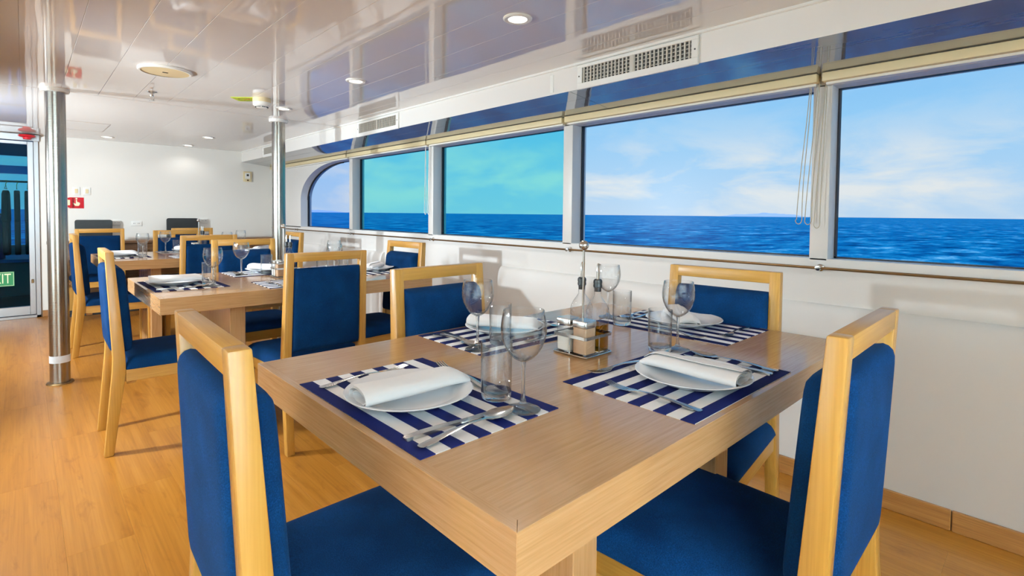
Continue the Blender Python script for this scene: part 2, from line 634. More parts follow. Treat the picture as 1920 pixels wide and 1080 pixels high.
def text_mesh(name, s, size, depth=0.0006):
    cu = bpy.data.curves.new(name, 'FONT')
    cu.body = s
    cu.size = size
    cu.extrude = depth
    cu.align_x = 'CENTER'
    cu.align_y = 'CENTER'
    t = bpy.data.objects.new(name, cu)
    C.objects.link(t)
    dg = bpy.context.evaluated_depsgraph_get()
    me = bpy.data.meshes.new_from_object(t.evaluated_get(dg))
    bpy.data.objects.remove(t)
    me.name = name
    return me


# ------------------------------------------------------------------ dimensions
CE = 1.989            # ceiling
XF = 2.177            # fascia of the dropped soffit
XW = 2.59             # window wall face
XP = 2.69             # glass plane
XL = -2.9             # opposite wall
YN, YF = -2.2, 7.69   # near and far wall
ZB, ZT = 0.995, 1.757 # window opening
SB = 1.85             # fascia bottom

# ------------------------------------------------------------------ sea and islands
bm = bmesh.new()
NS = 24
rs = [0.0, 30, 60, 120, 250, 600, 1500, 4000, 12000, 40000]
lathe(bm, [(r, -2.6) for r in rs], NS)
struct('sea', finish('sea', bm, False), 'sea')


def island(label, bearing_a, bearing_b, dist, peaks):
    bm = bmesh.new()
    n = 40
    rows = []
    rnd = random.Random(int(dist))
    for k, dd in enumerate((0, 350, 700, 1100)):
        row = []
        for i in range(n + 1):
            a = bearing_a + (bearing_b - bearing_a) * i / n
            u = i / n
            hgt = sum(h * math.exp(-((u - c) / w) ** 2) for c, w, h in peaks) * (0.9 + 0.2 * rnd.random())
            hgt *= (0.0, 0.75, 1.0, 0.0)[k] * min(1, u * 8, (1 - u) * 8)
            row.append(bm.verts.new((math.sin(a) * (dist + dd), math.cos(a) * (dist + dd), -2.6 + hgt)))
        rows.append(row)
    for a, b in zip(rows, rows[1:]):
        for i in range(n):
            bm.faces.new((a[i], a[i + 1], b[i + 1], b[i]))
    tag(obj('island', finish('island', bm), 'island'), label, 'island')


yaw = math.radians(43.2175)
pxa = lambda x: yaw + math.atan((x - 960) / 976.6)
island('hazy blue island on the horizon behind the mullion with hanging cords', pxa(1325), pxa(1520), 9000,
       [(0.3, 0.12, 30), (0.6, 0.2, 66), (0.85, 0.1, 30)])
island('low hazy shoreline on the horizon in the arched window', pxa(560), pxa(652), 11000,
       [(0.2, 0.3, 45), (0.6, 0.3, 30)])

# ------------------------------------------------------------------ floor
floor = struct('floor', B(XL - .1, XW + .2, YN - .1, YF + .1, -0.06, -0.004), 'subfloor')
PW, PL = 0.19, 1.22
pm = finish('plank', B(-PW / 2 + .0001, PW / 2 - .0001, -PL / 2 + .0001, PL / 2 - .0001, -0.004, 0, 0.0003, 1))
i = 0
x = XL + PW / 2 - 0.05
while x < XW + 0.1:
    y = YN - 0.1 - [0.2, 0.9, 0.5, 1.1, 0.7][i % 5]
    while y < YF + PL / 2:
        o = obj('plank', pm, 'floor', floor, (x, y, 0))
        y += PL
    x += PW
    i += 1

# ------------------------------------------------------------------ ceiling: glossy panels 20 cm wide, cross joint at the pillars
ceil_o = struct('ceiling', B(XL - .2, XW + .25, YN - .2, YF + .2, CE + 0.004, CE + 0.12), 'joint')
pans = {}
for (y0, y1) in ((YN, 4.715), (4.722, YF)):
    pans[(y0, y1)] = finish('panel', B(-0.0994, 0.0994, y0, y1, CE - 0.0, CE + 0.006, 0.0008, 1))
x = 0.1
xs = [0.1 + 0.2 * k for k in range(-15, 11)]
for x in xs:
    obj('panel', pans[(YN, 4.715)], 'ceil', ceil_o, (x, 0, 0))
for x0, x1 in ((XL, -1.2), (-1.199, 1.0 - .0), (1.001, XF + .003)):
    obj('sheet', B(x0, x1, 4.722, YF, CE, CE + .006, .0008, 1), 'ceil', ceil_o)

# dropped soffit along the windows
fascia = struct('trim_1', B(XF, XF + .02, YN, YF, SB, CE + 0.004), 'fascia')
obj('crown_bead', B(XF - .012, XF + .004, YN, YF, CE - .012, CE + 0.003, 0.003, 1), 'white', fascia)
obj('joint_strip', B(XF - .003, XF + .004, 2.0 - .012, 2.0 + .012, SB + 0.012, CE - .03), 'white', fascia)
slope = (1.803 - SB) / (XW - XF)
sof = struct('soffit', prism(bmesh.new(), [(XF + .004, SB + .02), (XW + .02, 1.803 + .02), (XW + .02, 1.803 + .06), (XF + .004, SB + .06)], 'y', YN, YF), 'joint')
n3 = 3
for k in range(n3):
    xa = XF + (XW - XF) * k / n3 + .001
    xb = XF + (XW - XF) * (k + 1) / n3 - .001
    za, zb = SB + slope * (xa - XF), SB + slope * (xb - XF)
    for (y0, y1) in ((YN, 1.872), (1.876, 4.74), (4.744, YF)):
        obj('panel', prism(bmesh.new(), [(xa, za), (xb, zb), (xb, zb + .022), (xa, za + .022)], 'y', y0, y1), 'soffit', sof)

# ------------------------------------------------------------------ walls
MUL = [(-2.30, -2.225), (-0.795, -0.72), (0.719, 0.7935), (2.194, 2.272), (3.757, 3.831), (5.27, 5.346)]
JL = 6.70
bm = bmesh.new()
TH = 0.14
box(bm, XW, XW + TH, YN, YF, -0.05, ZB)
box(bm, XW, XW + TH, YN, YF, ZT, CE + .05)
for a, b in MUL[1:]:
    box(bm, XW, XW + TH, a, b, ZB - .01, ZT + .01, 0.004, 2)
box(bm, XW, XW + TH, JL, YF, ZB - .01, ZT + .01)
# arched corner infill of the end window
ra, rb = 1.02, 0.42
pts = [(JL + .001, ZT + .002), (JL + .001, ZT - rb)]
for k in range(0, 21):
    t = PI / 2 * k / 20
    pts.append((JL - ra * (1 - math.cos(t)), ZT - rb + rb * math.sin(t)))
prism(bm, [(p[0], p[1]) for p in pts], 'x', XW, XW + TH)
wr = struct('wall_right', finish('wall_right', bm, True, 30), 'wallr')

# lower lining with a rounded shoulder, two runs
def lining(y0, y1):
    prof = [(XW + .001, -0.0), (2.545, 0.0), (2.545, 0.70)]
    for k in range(1, 9):
        t = PI / 2 * k / 8
        prof.append((XW - .045 * math.cos(t) + .001, 0.70 + .095 * math.sin(t)))
    b = bmesh.new()
    prism(b, prof, 'y', y0, y1)
    return b
obj('lower_lining', lining(YN, 2.86), 'wallr', wr)
obj('lower_lining', lining(4.58, YF), 'wallr', wr)

bbr = struct_empty('baseboard_right')
for (y0, y1) in ((YN, -0.72), (-.717, 0.262), (0.265, 1.70), (1.703, 2.86)):
    obj('board', B(2.531, 2.546, y0, y1, 0.0, 0.079, 0.003, 1), 'base', bbr)
obj('board', B(2.576, 2.591, 2.862, 4.578, 0.0, 0.079, 0.003, 1), 'base', bbr)
obj('board', B(2.531, 2.546, 4.58, YF, 0.0, 0.079, 0.003, 1), 'base', bbr)

# far wall with the glazed door opening
DX0, DX1, DZ = -0.80, 0.135, 1.93
bm = bmesh.new()
box(bm, DX1, XW + .1, YF, YF + .1, -.05, CE + .05)
box(bm, XL, DX0, YF, YF + .1, -.05, CE + .05)
box(bm, DX0, DX1, YF, YF + .1, DZ, CE + .05)
wf = struct('wall_far', finish('wall_far', bm), 'wall')
bbf = struct('baseboard_far', B(DX1 + .01, XF + .35, YF - .012, YF, 0.0, 0.07, 0.002, 1), 'base_x')
# opposite wall with its own windows, wall behind the camera
bm = bmesh.new()
box(bm, XL - .12, XL, YN, YF, -.05, 0.95)
box(bm, XL - .12, XL, YN, YF, 1.76, CE + .05)
for a, b in ((YN, -1.9), (-.5, 4.2), (5.6, 5.7), (7.2, YF)):  # unseen wall, long solid stretch shaped to bounce the added aisle fill
    box(bm, XL - .12, XL, a, b, 0.94, 1.77)
struct('wall_left', finish('wall_left', bm), 'wall')
struct('wall_near', B(XL, XW + .1, YN - .1, YN, -.05, CE + .05), 'wall')

# ------------------------------------------------------------------ windows
tints = ['pane', 'pane', 'pane', 'pane_teal', 'pane_teal', 'pane_blue']
edges = [(MUL[k][1], MUL[k + 1][0]) for k in range(5)] + [(MUL[5][1], JL)]
for k, (a, b) in enumerate(edges):
    if k == 0:
        a = YN
    w = struct_empty('window_%d' % (k + 1))
    obj('pane', B(XP, XP + .006, a - .01, b + .01, ZB - .01, ZT + .02), tints[k], w)
    g = bmesh.new()
    for (y0, y1, z0, z1) in ((a - .005, b + .005, ZB - .012, ZB + .006), (a - .005, b + .005, ZT - .002, ZT + .02),
                             (a - .01, a + .008, ZB, ZT + .01), (b - .008, b + .01, ZB, ZT + .01)):
        box(g, XP - .012, XP + .012, y0, y1, z0, z1)
    obj('gasket', g, 'gasket', w)
bm = bmesh.new()
arc = []
for k in range(0, 21):
    t = PI / 2 * k / 20
    arc.append((XP - .006, JL - ra * (1 - math.cos(t)) - .004 * math.cos(t), ZT - rb + rb * math.sin(t) - .004))
tube(bm, arc, 0.010, 6)
obj('arch_gasket', bm, 'gasket', bpy.data.objects['window_6'])

# roller blind cassettes with their chains
def chain(bm, y, z0, z1, sway, xo=0.0, r=0.0016, wid=0.02):
    pts = []
    for k in range(25):
        t = k / 24
        zz = z0 + (z1 - z0) * t
        pts.append((XW - .018 + xo, y + sway * math.sin(t * 2.2) * t, zz))
    n = 9
    yb = pts[-1][1]
    for k in range(1, n):
        t = PI * k / n
        pts.append((XW - .018 + xo, yb + wid * (1 - math.cos(t)) / 2, z1 - wid * .8 * math.sin(t)))
    for k in range(24, -1, -1):
        t = k / 24
        zz = z0 + (z1 - z0) * t
        pts.append((XW - .018 + xo, y + wid * t + 0.004 + sway * math.sin(t * 2.2) * t * .6, zz))
    tube(bm, pts, r, 5)

names = ['by the window next to the camera end wall', 'of the wide window with the brightest cloud', 'of the window showing the blue island',
         'of the teal window beside the vent grille', 'of the teal window behind the middle table', 'above the arched window']
for k, (a, b) in enumerate(edges):
    if k == 0:
        a = YN + .02
    t = thing('roller_blind', 'cream roller blind cassette ' + names[k], 'blind', (XW, 0, 0), 0, 'roller blinds above the windows')
    y0, y1 = a - .028, b + .028
    if k == 5:
        y1 = YF - .02
    obj('cassette', B(-.055, .001, y0, y1, 1.768, 1.806, 0.004, 2), 'cream', t)
    obj('bottom_bar', B(-.03, -.004, y0 + .01, y1 - .01, 1.757, 1.769, 0.002, 1), 'white', t)
    if k in (1, 2, 4):
        c = bmesh.new()
        ch = {1: [(0.735, 1.15, 0.016, .024)], 2: [(0.765, 1.17, 0.02, .03), (0.797, 1.17, .03, .028)], 4: [(3.845, 1.185, -.01, .02), (3.79, 1.185, .0, .02)]}[k]
        for (y, zb, sw, wd) in ch:
            chain(c, y, 1.79, zb, sw, 0.0, .0019 if k < 4 else .0022, wd)
        o = obj('pull_chain', c, 'cord' if k < 4 else 'cordw', t)
        o.location = (-XW, 0, 0)

# slim rail below the windows
t = thing('wall_rail', 'slim steel rail running below the windows on the cream wall', 'rail')
obj('rail_tube', tube(bmesh.new(), [(XW - .028, YN + .02, 0.955), (XW - .028, YF - .02, 0.955)], 0.0062, 8), 'brass', t)
for y in (-.76, 0.745, 2.20, 3.745, 5.24, 6.8):
    bmk = bmesh.new()
    lathe(bmk, [(0, XW + .001), (.016, XW + .001), (.016, XW - .006), (.009, XW - .01), (.009, XW - .03), (.013, XW - .034), (.011, XW - .042), (0, XW - .044)], 14, y, 0.955, 'x')
    obj('bracket', bmk, 'steel', t)

# ------------------------------------------------------------------ vents on the fascia
def vent(label, y0, y1, first=[None]):
    t = thing('air_vent', label, 'vent', (XF, (y0 + y1) / 2, 1.908), 0, 'air vents on the soffit fascia')
    hw = (y1 - y0) / 2
    fr = bmesh.new()
    for a in ((-hw - .033, hw + .033, .048, .064), (-hw - .033, hw + .033, -.063, -.031), (-hw - .033, -hw, -.032, .049), (hw, hw + .033, -.032, .049)):
        box(fr, -.012, .001, a[0], a[1], a[2], a[3], .002, 1)
    obj('frame', fr, 'white', t)
    obj('duct', B(-.0015, .0008, -hw, hw, -.033, .05), 'ventdark', t)
    nl = 28
    if first[0] is None:
        first[0] = finish('louver', B(-.009, -.002, -.0035, .0035, -.033, .05))
        first.append(finish('cross_bar', B(-.0045, -.002, -hw, hw, -.0018, .0018)))
    for k in range(nl):
        y = -hw + (k + .5) * 2 * hw / nl
        if k == 13:
            obj('center_bar', B(-.011, -.001, y + .001, y + .019, -.033, .05), 'louver', t)
        obj('louver', first[0], 'louver', t, (0, y, 0))
    for k in range(4):
        obj('cross_bar', first[1], 'louver', t, (0, 0, -.02 + k * .018))
    for s in (-1, 1):
        bs = bmesh.new()
        lathe(bs, [(0, -.0145), (.004, -.0135), (.004, -.011)], 10, s * (hw + .018), 0.005, 'x')
        obj('screw', bs, 'slot', t)

vent('white air vent with slats on the fascia before the island window', 1.16, 1.778)
vent('white air vent with slats on the fascia beside the round steel pillar', 3.66, 4.285)
vent('white air vent with slats on the fascia close to the far wall', 6.15, 6.77)

# ------------------------------------------------------------------ pillars
def pillar(label, x, y, tape):
    t = thing('steel_pillar', label, 'pillar', (x, y, 0))
    R = 0.055
    obj('shaft', lathe(bmesh.new(), [(0, .001), (R, .001), (R, CE), (0, CE)], 48), 'tube', t)
    obj('top_collar', lathe(bmesh.new(), [(R, CE - .026), (R + .018, CE - .024), (R + .022, CE - .015), (R + .022, CE - .004), (R + .022, CE + .001), (R, CE + .001)], 48), 'white', t)
    obj('base_ring', lathe(bmesh.new(), [(R, .012), (R + .016, .010), (R + .02, .001), (R, .001)], 48), 'brass', t)
    if tape:
        obj('tape_band', lathe(bmesh.new(), [(R, .145), (R + .0012, .145), (R + .0012, .193), (R, .193)], 48), 'tape', t)

pillar('round steel pillar with a silver tape band near its foot in the aisle', 0.17, 4.665, True)
pillar('round steel pillar between the tables and the window wall', 1.655, 4.78, False)

# ------------------------------------------------------------------ ceiling fittings
def downlight(x, y, label, power=12.0):
    t = thing('downlight', label, 'light', (x, y, CE), 0, 'recessed ceiling downlights')
    obj('trim_ring', lathe(bmesh.new(), [(.037, .002), (.040, -.006), (.055, -.0075), (.060, -.004), (.061, .001)], 32), 'white', t)
    obj('lens', lathe(bmesh.new(), [(0, -.004), (.030, -.0042), (.039, -.003), (.039, -.001), (0, -.001)], 32), 'lens', t)
    l = lamp('downlight_lamp', 'SPOT', (0, 0, -.03), power, (0.98, 0.96, 0.94), spot_size=math.radians(150), spot_blend=0.6, shadow_soft_size=0.035)
    l.parent = t

nm = ['before the air vent of the island window', 'near the middle table above the window side', 'touching the soffit-side pillar top',
      'between the pillar and the far wall', 'close to the far wall beside the soffit']
for k, y in enumerate((1.58, 3.016, 4.227, 6.488, 7.45)):
    downlight(1.505, y, 'lit round downlight in the glossy ceiling ' + nm[k], 12.0 if k < 4 else 2.0)
downlight(0.70, 7.30, 'lit round downlight in the ceiling above the red sign wall', 1.5)
for k, y in enumerate((0.2, 1.58, 3.016, 4.227, 6.0)):  # out-of-view row added to light the room
    downlight(-1.0, y, 'added fill downlight over the open aisle, %s' % ['by the end wall', 'across from the largest table setting', 'across from the speaker disc', 'just before the pillar row', 'before the exit door'][k])

t = thing('ceiling_speaker', 'white round speaker disc set in the glossy ceiling', 'speaker', (0.611, 3.578, CE))
obj('disc', lathe(bmesh.new(), [(0, -.014), (.09, -.0145), (.112, -.012), (.126, -.013), (.130, -.008), (.130, .001), (0, .001)], 48), 'cream', t)
obj('rim', lathe(bmesh.new(), [(.118, -.015), (.128, -.0155), (.134, -.010), (.134, .001), (.118, .001)], 48), 'white', t)
obj('badge', B(-.014, .014, -.006, .006, -.0165, -.014, .001, 1), 'slot', t)

t = thing('fire_sprinkler', 'small chrome fire sprinkler hanging from the ceiling', 'sprinkler', (0.656, 4.30, CE))
obj('escutcheon', lathe(bmesh.new(), [(.011, -.008), (.03, -.003), (.032, .001), (.011, .001)], 24), 'steel', t)
obj('body', lathe(bmesh.new(), [(.0, -.03), (.008, -.03), (.011, -.022), (.008, -.012), (.011, .001)], 16), 'steel', t)
arms = bmesh.new()
for s in (-1, 1):
    tube(arms, [(s * .006, 0, -.026), (s * .013, 0, -.036), (s * .010, 0, -.05), (0, 0, -.058)], .002, 6)
obj('arms', arms, 'steel', t)
obj('deflector', lathe(bmesh.new(), [(0, -.061), (.017, -.0605), (.017, -.058), (0, -.0575)], 16), 'steel', t)

t = thing('smoke_detector', 'white cylindrical smoke detector on the ceiling beside the lime sign', 'detector', (1.26, 3.97, CE))
obj('base', lathe(bmesh.new(), [(0, -.03), (.058, -.03), (.060, -.026), (.060, .001), (0, .001)], 32), 'cream', t)
obj('head', lathe(bmesh.new(), [(0, -.068), (.034, -.068), (.044, -.058), (.058, -.050), (.059, -.03), (0, -.03)], 32), 'white', t)
sl = bmesh.new()
for k in range(8):
    a = 2 * PI * k / 8
    bx = B(-.012, .012, .0385, .0425, -.0655, -.0605)
    bmesh.ops.rotate(bx, verts=bx.verts, cent=(0, 0, 0), matrix=Matrix.Rotation(a, 3, 'Z'))
    join(sl, bx)
obj('sensor_slots', sl, 'slot', t)

t = thing('ceiling_sign', 'lime green sign with a red symbol stuck to the ceiling', 'sign', (1.19, 4.07, CE), math.radians(-42))
obj('plate', B(-.085, .085, -.062, .062, -.003, .001), 'lime', t)
ring = bmesh.new()
pts = [(0.056 * math.cos(2 * PI * k / 32), 0.046 * math.sin(2 * PI * k / 32), -.0032) for k in range(32)]
tube(ring, pts, .0012, 5, True)
obj('ring', ring, 'black', t)
obj('symbol', text_mesh('symbol', '?', .085), 'red', t, (0, 0, -.0036), (PI, 0, math.radians(60)))

t = thing('ceiling_hatch', 'flush rectangular access hatch in the ceiling near the door', 'hatch', (0.43, 6.55, CE))
fr = bmesh.new()
for a in ((-.19, .19, -.33, -.326), (-.19, .19, .326, .33), (-.19, -.186, -.33, .33), (.186, .19, -.33, .33)):
    box(fr, a[0], a[1], a[2], a[3], -.002, .001)
obj('seam_frame', fr, 'joint', t)
obj('cover', B(-.186, .186, -.326, .326, -.0012, .001), 'ceil', t)

# ------------------------------------------------------------------ far wall fittings
def plate_thing(name, label, cat, x, z, w, h, mat='white', d=.01, group=None):
    t = thing(name, label, cat, (x, YF, z), 0, group)
    obj('plate', B(-w / 2, w / 2, -d, .0005, -h / 2, h / 2, .003, 2), mat, t)
    return t

t = plate_thing('call_point_sign', 'red square sign with a pale pointing hand on the white wall', 'sign', 0.448, 1.258, .128, .124, 'red', .004)
hand = bmesh.new()
hp = [(-.006, .034), (.004, .034), (.004, .008), (.012, .010), (.018, .006), (.026, .004), (.030, -.006), (.026, -.022), (.018, -.034), (-.012, -.034), (-.026, -.016), (-.034, -.006), (-.030, .002), (-.018, -.006), (-.006, -.010)]
prism(hand, hp, 'y', -.0052, -.0042)
obj('hand_symbol', hand, 'pale', t)
dot = bmesh.new()
lathe(dot, [(0, -.0052), (.009, -.0052), (.009, -.0042), (0, -.0042)], 16, -.001, .047, 'y')
obj('button_symbol', dot, 'pale', t)
t = plate_thing('fire_call_point', 'red call point box behind the taped steel pillar', 'alarm', 0.355, 1.26, .11, .11, 'red', .03)
obj('glass_window', B(-.035, .035, -.032, -.03, -.03, .03, .002, 1), 'pale', t)
for x, lb in ((0.447, 'white wall switch plate directly above the red hand sign'), (0.54, 'cream blank switch plate up and beside the red hand sign')):
    t = plate_thing('switch_plate', lb, 'switch', x, 1.392, .066, .086, 'white', .008, 'switch plates above the red sign')
    obj('rocker', B(-.014, .014, -.012, -.008, -.024, .024, .002, 1), 'cream', t)
for x, z, w, lb in ((0.81, 1.034, .075, 'white wall outlet partly behind the black panel by the door'), (1.0, 1.022, .11, 'white double wall outlet in the middle of the far wall'), (1.72, 1.055, .085, 'white wall outlet next to the black panel by the tall caddy')):
    t = plate_thing('wall_outlet', lb, 'outlet', x, z, w, .062, 'white', .008, 'outlets on the far wall')
    sb = bmesh.new()
    for s in (-1, 1):
        for dx in (-.006, .006):
            box(sb, s * w * .2 + dx - .0015, s * w * .2 + dx + .0015, -.0088, -.0078, -.006, .006)
    obj('socket_slots', sb, 'slot', t)
t = plate_thing('thermostat', 'small cream thermostat box on the wall below the soffit end', 'thermostat', 2.245, 1.655, .10, .138, 'cream', .025)
obj('cover', B(-.032, .032, -.03, -.025, -.03, .05, .002, 1), 'white', t)
obj('display', B(-.014, .014, -.0315, -.0299, .006, .032), 'slot', t)
obj('dial', lathe(bmesh.new(), [(0, -.034), (.010, -.033), (.010, -.025)], 14, .002, -.05, 'y'), 'brass', t)

# ------------------------------------------------------------------ exit door
door = struct_empty('door_1')
def fr_box(nm, *a, mat='alu'):
    obj(nm, B(*a, .003, 1), mat, door)
fr_box('jamb', 0.095, 0.135, YF - .02, YF + .1, 0.0, DZ)
fr_box('jamb', DX0, DX0 + .04, YF - .02, YF + .1, 0.0, DZ)
fr_box('head', DX0, DX1 + .01, YF - .025, YF + .1, DZ - .015, CE - .005)
fr_box('threshold', DX0, DX1, YF - .02, YF + .1, 0.0, .03)
fr_box('stile', 0.045, 0.094, YF - .005, YF + .04, 0.035, DZ - .02)
fr_box('stile', DX0 + .041, DX0 + .09, YF - .005, YF + .04, 0.035, DZ - .02)
fr_box('rail', DX0 + .09, 0.045, YF - .005, YF + .04, DZ - .055, DZ - .02)
fr_box('rail', DX0 + .09, 0.045, YF - .005, YF + .04, 0.035, .13)
obj('pane', B(DX0 + .088, 0.047, YF + .012, YF + .018, .125, DZ - .05), 'pane_dark', door)
obj('latch', B(.058, .078, YF - .03, YF - .004, .38, .42, .003, 1), 'brass', door)
t = thing('exit_sign', 'green EXIT sticker on the dark glass door', 'sign', (-0.192, YF + .011, 0.435))
obj('plate', B(-.117, .117, -.0015, .001, -.078, .078), 'green', t)
bd = bmesh.new()
for a in ((-.112, .112, .069, .072), (-.112, .112, -.072, -.069), (-.112, -.109, -.072, .072), (.109, .112, -.072, .072)):
    box(bd, a[0], a[1], -.0022, -.0012, a[2], a[3])
obj('border', bd, 'pale', t)
lo = obj('lettering', text_mesh('lettering', 'EXIT', .150), 'pale', t, (0.0, -.0022, 0.0), (PI / 2, 0, 0))
lo.scale = (.60, 1, 1)

t = thing('alarm_sounder', 'red round alarm sounder above the glass door', 'alarm', (0.045, YF - .10, 1.935))
obj('bell', lathe(bmesh.new(), [(0, -.012), (.03, -.012), (.036, .006), (.064, .014), (.072, .024), (.064, .034), (.030, .040), (0, .040)], 32), 'red', t)
obj('mount', B(-.02, .02, .05, .101, .0, .03, .003, 1), 'red', t)

# after deck seen through the glass: deck, bulwark, rack of hanging wetsuits
struct('deck', B(-2.6, 1.6, YF + .1, 11.4, -.06, 0.0), 'deckdark')
struct('deck_roof', B(-2.6, 1.6, YF + .2, 11.4, 2.02, 2.12), 'deckdark')
struct('wall_deck_side', B(0.55, 0.65, YF + .1, 11.4, 0.0, 2.02), 'deckdark')
struct('bulwark', B(-2.6, 0.55, 11.2, 11.3, 0.0, 0.62), 'deckwhite')
t = thing('clothes_rack', 'blue metal rack with a hanging bar on the after deck', 'rack', (-.35, 9.0, 0))
obj('beam', B(-.9, .75, -.03, .03, 1.62, 1.72, .004, 1), 'deckblue', t)
obj('hanging_bar', tube(bmesh.new(), [(-.9, -.10, 1.52), (.75, -.10, 1.52)], .012, 8), 'deckdark', t)
for xx in (-.8, .7):
    obj('post', B(xx - .02, xx + .02, -.02, .02, 0.0, 1.63, .003, 1), 'deckblue', t)
    obj('bar_bracket', B(xx - .01, xx + .01, -.105, -.02, 1.50, 1.54), 'deckblue', t)
hk = bmesh.new()
tube(hk, [(0, 0, .016), (.012, 0, .01), (.012, 0, -.01), (0, 0, -.03), (0, 0, -.05)], .004, 6)
tube(hk, [(0, 0, -.05), (0, -.09, -.09), (0, .09, -.09), (0, 0, -.05)], .005, 6)
hkm = finish('yellow_hanger', hk)
suit = bmesh.new()
so = [(-.10, -.10), (-.03, -.06), (.03, -.06), (.10, -.10), (.16, -.42), (.12, -.45), (.10, -.28), (.10, -.66), (.09, -.86), (.02, -.84), (0, -.62), (-.02, -.86), (-.09, -.82), (-.10, -.28), (-.12, -.45), (-.16, -.42)]
prism(suit, so, 'x', -.028, .028, .008, 1)
sm = finish('wetsuit', suit)
for k in range(6):
    xx = -.44 + k * .098
    t = thing('wetsuit', 'black wetsuit on a yellow hanger, seen through the glass door', 'wetsuit', (xx, 8.90, 1.52), random.uniform(-.12, .12), 'wetsuits hanging on the deck rack')
    obj('suit', sm, 'wetsuit', t, (0, 0, -.05))
    obj('hanger', hkm, 'hook', t)
t = thing('deck_bench', 'dark bench with a pale blue top on the after deck', 'bench', (-.5, 10.2, 0))
obj('box', B(-.9, .9, -.5, .5, 0.0, .46, .006, 1), 'deckdark', t)
obj('seat_board', B(-.92, .92, -.52, .52, .46, .50, .006, 1), 'deckblue', t)
t = thing('blue_drum', 'blue drum standing on the deck bench behind the glass door', 'drum', (-0.30, 9.95, 0.50))
obj('shell', lathe(bmesh.new(), [(0, 0), (.11, 0), (.12, .01), (.12, .18), (.124, .2), (.12, .22), (.12, .40), (.124, .42), (.12, .44), (.12, .58), (.105, .60), (0, .60)], 32), 'deckblue', t)
obj('lid', lathe(bmesh.new(), [(0, .62), (.09, .62), (.10, .61), (.10, .595), (0, .595)], 32), 'deckdark', t)

# ------------------------------------------------------------------ counter along the far wall
CT = 0.83
t = thing('sideboard', 'long brown wooden counter with open shelves along the far wall', 'counter', (0.19, 7.44, 0))
LX = 2.33
obj('worktop', B(-.005, LX, -.02, .249, CT - .035, CT, .003, 1), 'counter', t)
for k, xx in enumerate((0.0, 0.58, 1.16, 1.75, LX - .035)):
    obj('upright', B(xx, xx + .035, -.005, .235, 0.0, CT - .034, .002, 1), 'counter', t)
obj('back_panel', B(.02, LX - .02, .225, .24, .05, CT - .03), 'counter', t)
for k, (xa, xb) in enumerate(((.035, .58), (.615, 1.16), (1.195, 1.75), (1.785, LX - .035))):
    obj('shelf', B(xa - .002, xb + .002, .01, .23, .36, .385), 'counter', t)
    d = obj('drawer_front', B(xa + .003, xb - .003, -.008, .012, CT - .20, CT - .04, .003, 1), 'counter', t)
    obj('knob', lathe(bmesh.new(), [(0, -.034), (.012, -.032), (.013, -.024), (.006, -.018), (.006, -.007)], 14, (xa + xb) / 2, CT - .12, 'y'), 'brass', d)
    obj('plinth', B(xa, xb, .02, .035, 0.0, .07), 'black', t)

def black_panel(label, x0, x1, top):
    t = thing('black_panel', label, 'panel', ((x0 + x1) / 2, 7.56, CT), 0, 'black panels standing on the counter')
    hw = (x1 - x0) / 2
    b = bmesh.new()
    prism(b, [(-hw, .012), (hw, .012), (hw, top - .02), (hw - .006, top - .006), (hw - .02, top), (-hw + .02, top), (-hw + .006, top - .006), (-hw, top - .02)], 'y', -.012, .012, .003, 1)
    obj('slab', b, 'black', t)
    obj('foot', B(-.09, .09, -.06, .07, 0.0, .013, .004, 1), 'black', t)

black_panel('black flat panel on the counter behind the chair nearest the door', 0.42, 0.755, .238)
black_panel('black flat panel on the counter beside the white outlet by the soffit', 1.285, 1.625, .258)

# ------------------------------------------------------------------ dining tables
TH_T, TZ = 0.075, 0.78
TX0, TLX, TLY = 0.446, 1.476, 0.99
TY = [0.46, 2.793, 5.09]
tnames = ['table farthest from the counter', 'middle table', 'table nearest the counter']

def make_table():
    t = thing('dining_table', '', 'table')
    # top: a solid panel with lipped edges, each edge grained along itself
    obj('table_top', B(0.02, TLX - .02, 0.02, TLY - .02, TZ - TH_T, TZ, 0, 1), 'table_x', t)
    def edge(pts, mat):
        b = bmesh.new()
        prism(b, pts, 'z', TZ - TH_T, TZ, .0007, 1)
        obj('edge_band', b, mat, t)
    o_, i_ = 0.0, .0215
    X1, Y1 = TLX, TLY
    edge([(o_, o_), (X1, o_), (X1 - i_, i_), (i_, i_)], 'table_x')
    edge([(X1, Y1), (o_, Y1), (i_, Y1 - i_), (X1 - i_, Y1 - i_)], 'table_x')
    edge([(o_, Y1), (o_, o_), (i_, i_), (i_, Y1 - i_)], 'table_y')
    edge([(X1, o_), (X1, Y1), (X1 - i_, Y1 - i_), (X1 - i_, i_)], 'table_y')
    for xa in (.335, .942):
        obj('slab_leg', B(xa, xa + .076, .185, TLY - .185, 0.0, TZ - TH_T + .001, .002, 1), 'table_z', t)
    obj('stretcher', B(.40, .95, TLY / 2 - .02, TLY / 2 + .02, TZ - TH_T - .10, TZ - TH_T + .0005), 'table_x', t)
    return t

tab = make_table()
tab.location = (TX0, TY[0], 0)
tg = 'wooden dining tables in a row'
tab['label'] = 'light wood dining table farthest from the counter, beside the island window'
tab['group'] = tg
dup(tab, (TX0, TY[1], 0), 0, 'light wood dining table in the middle of the row of three', tg)
dup(tab, (TX0, TY[2], 0), 0, 'light wood dining table nearest the counter and glass door', tg)

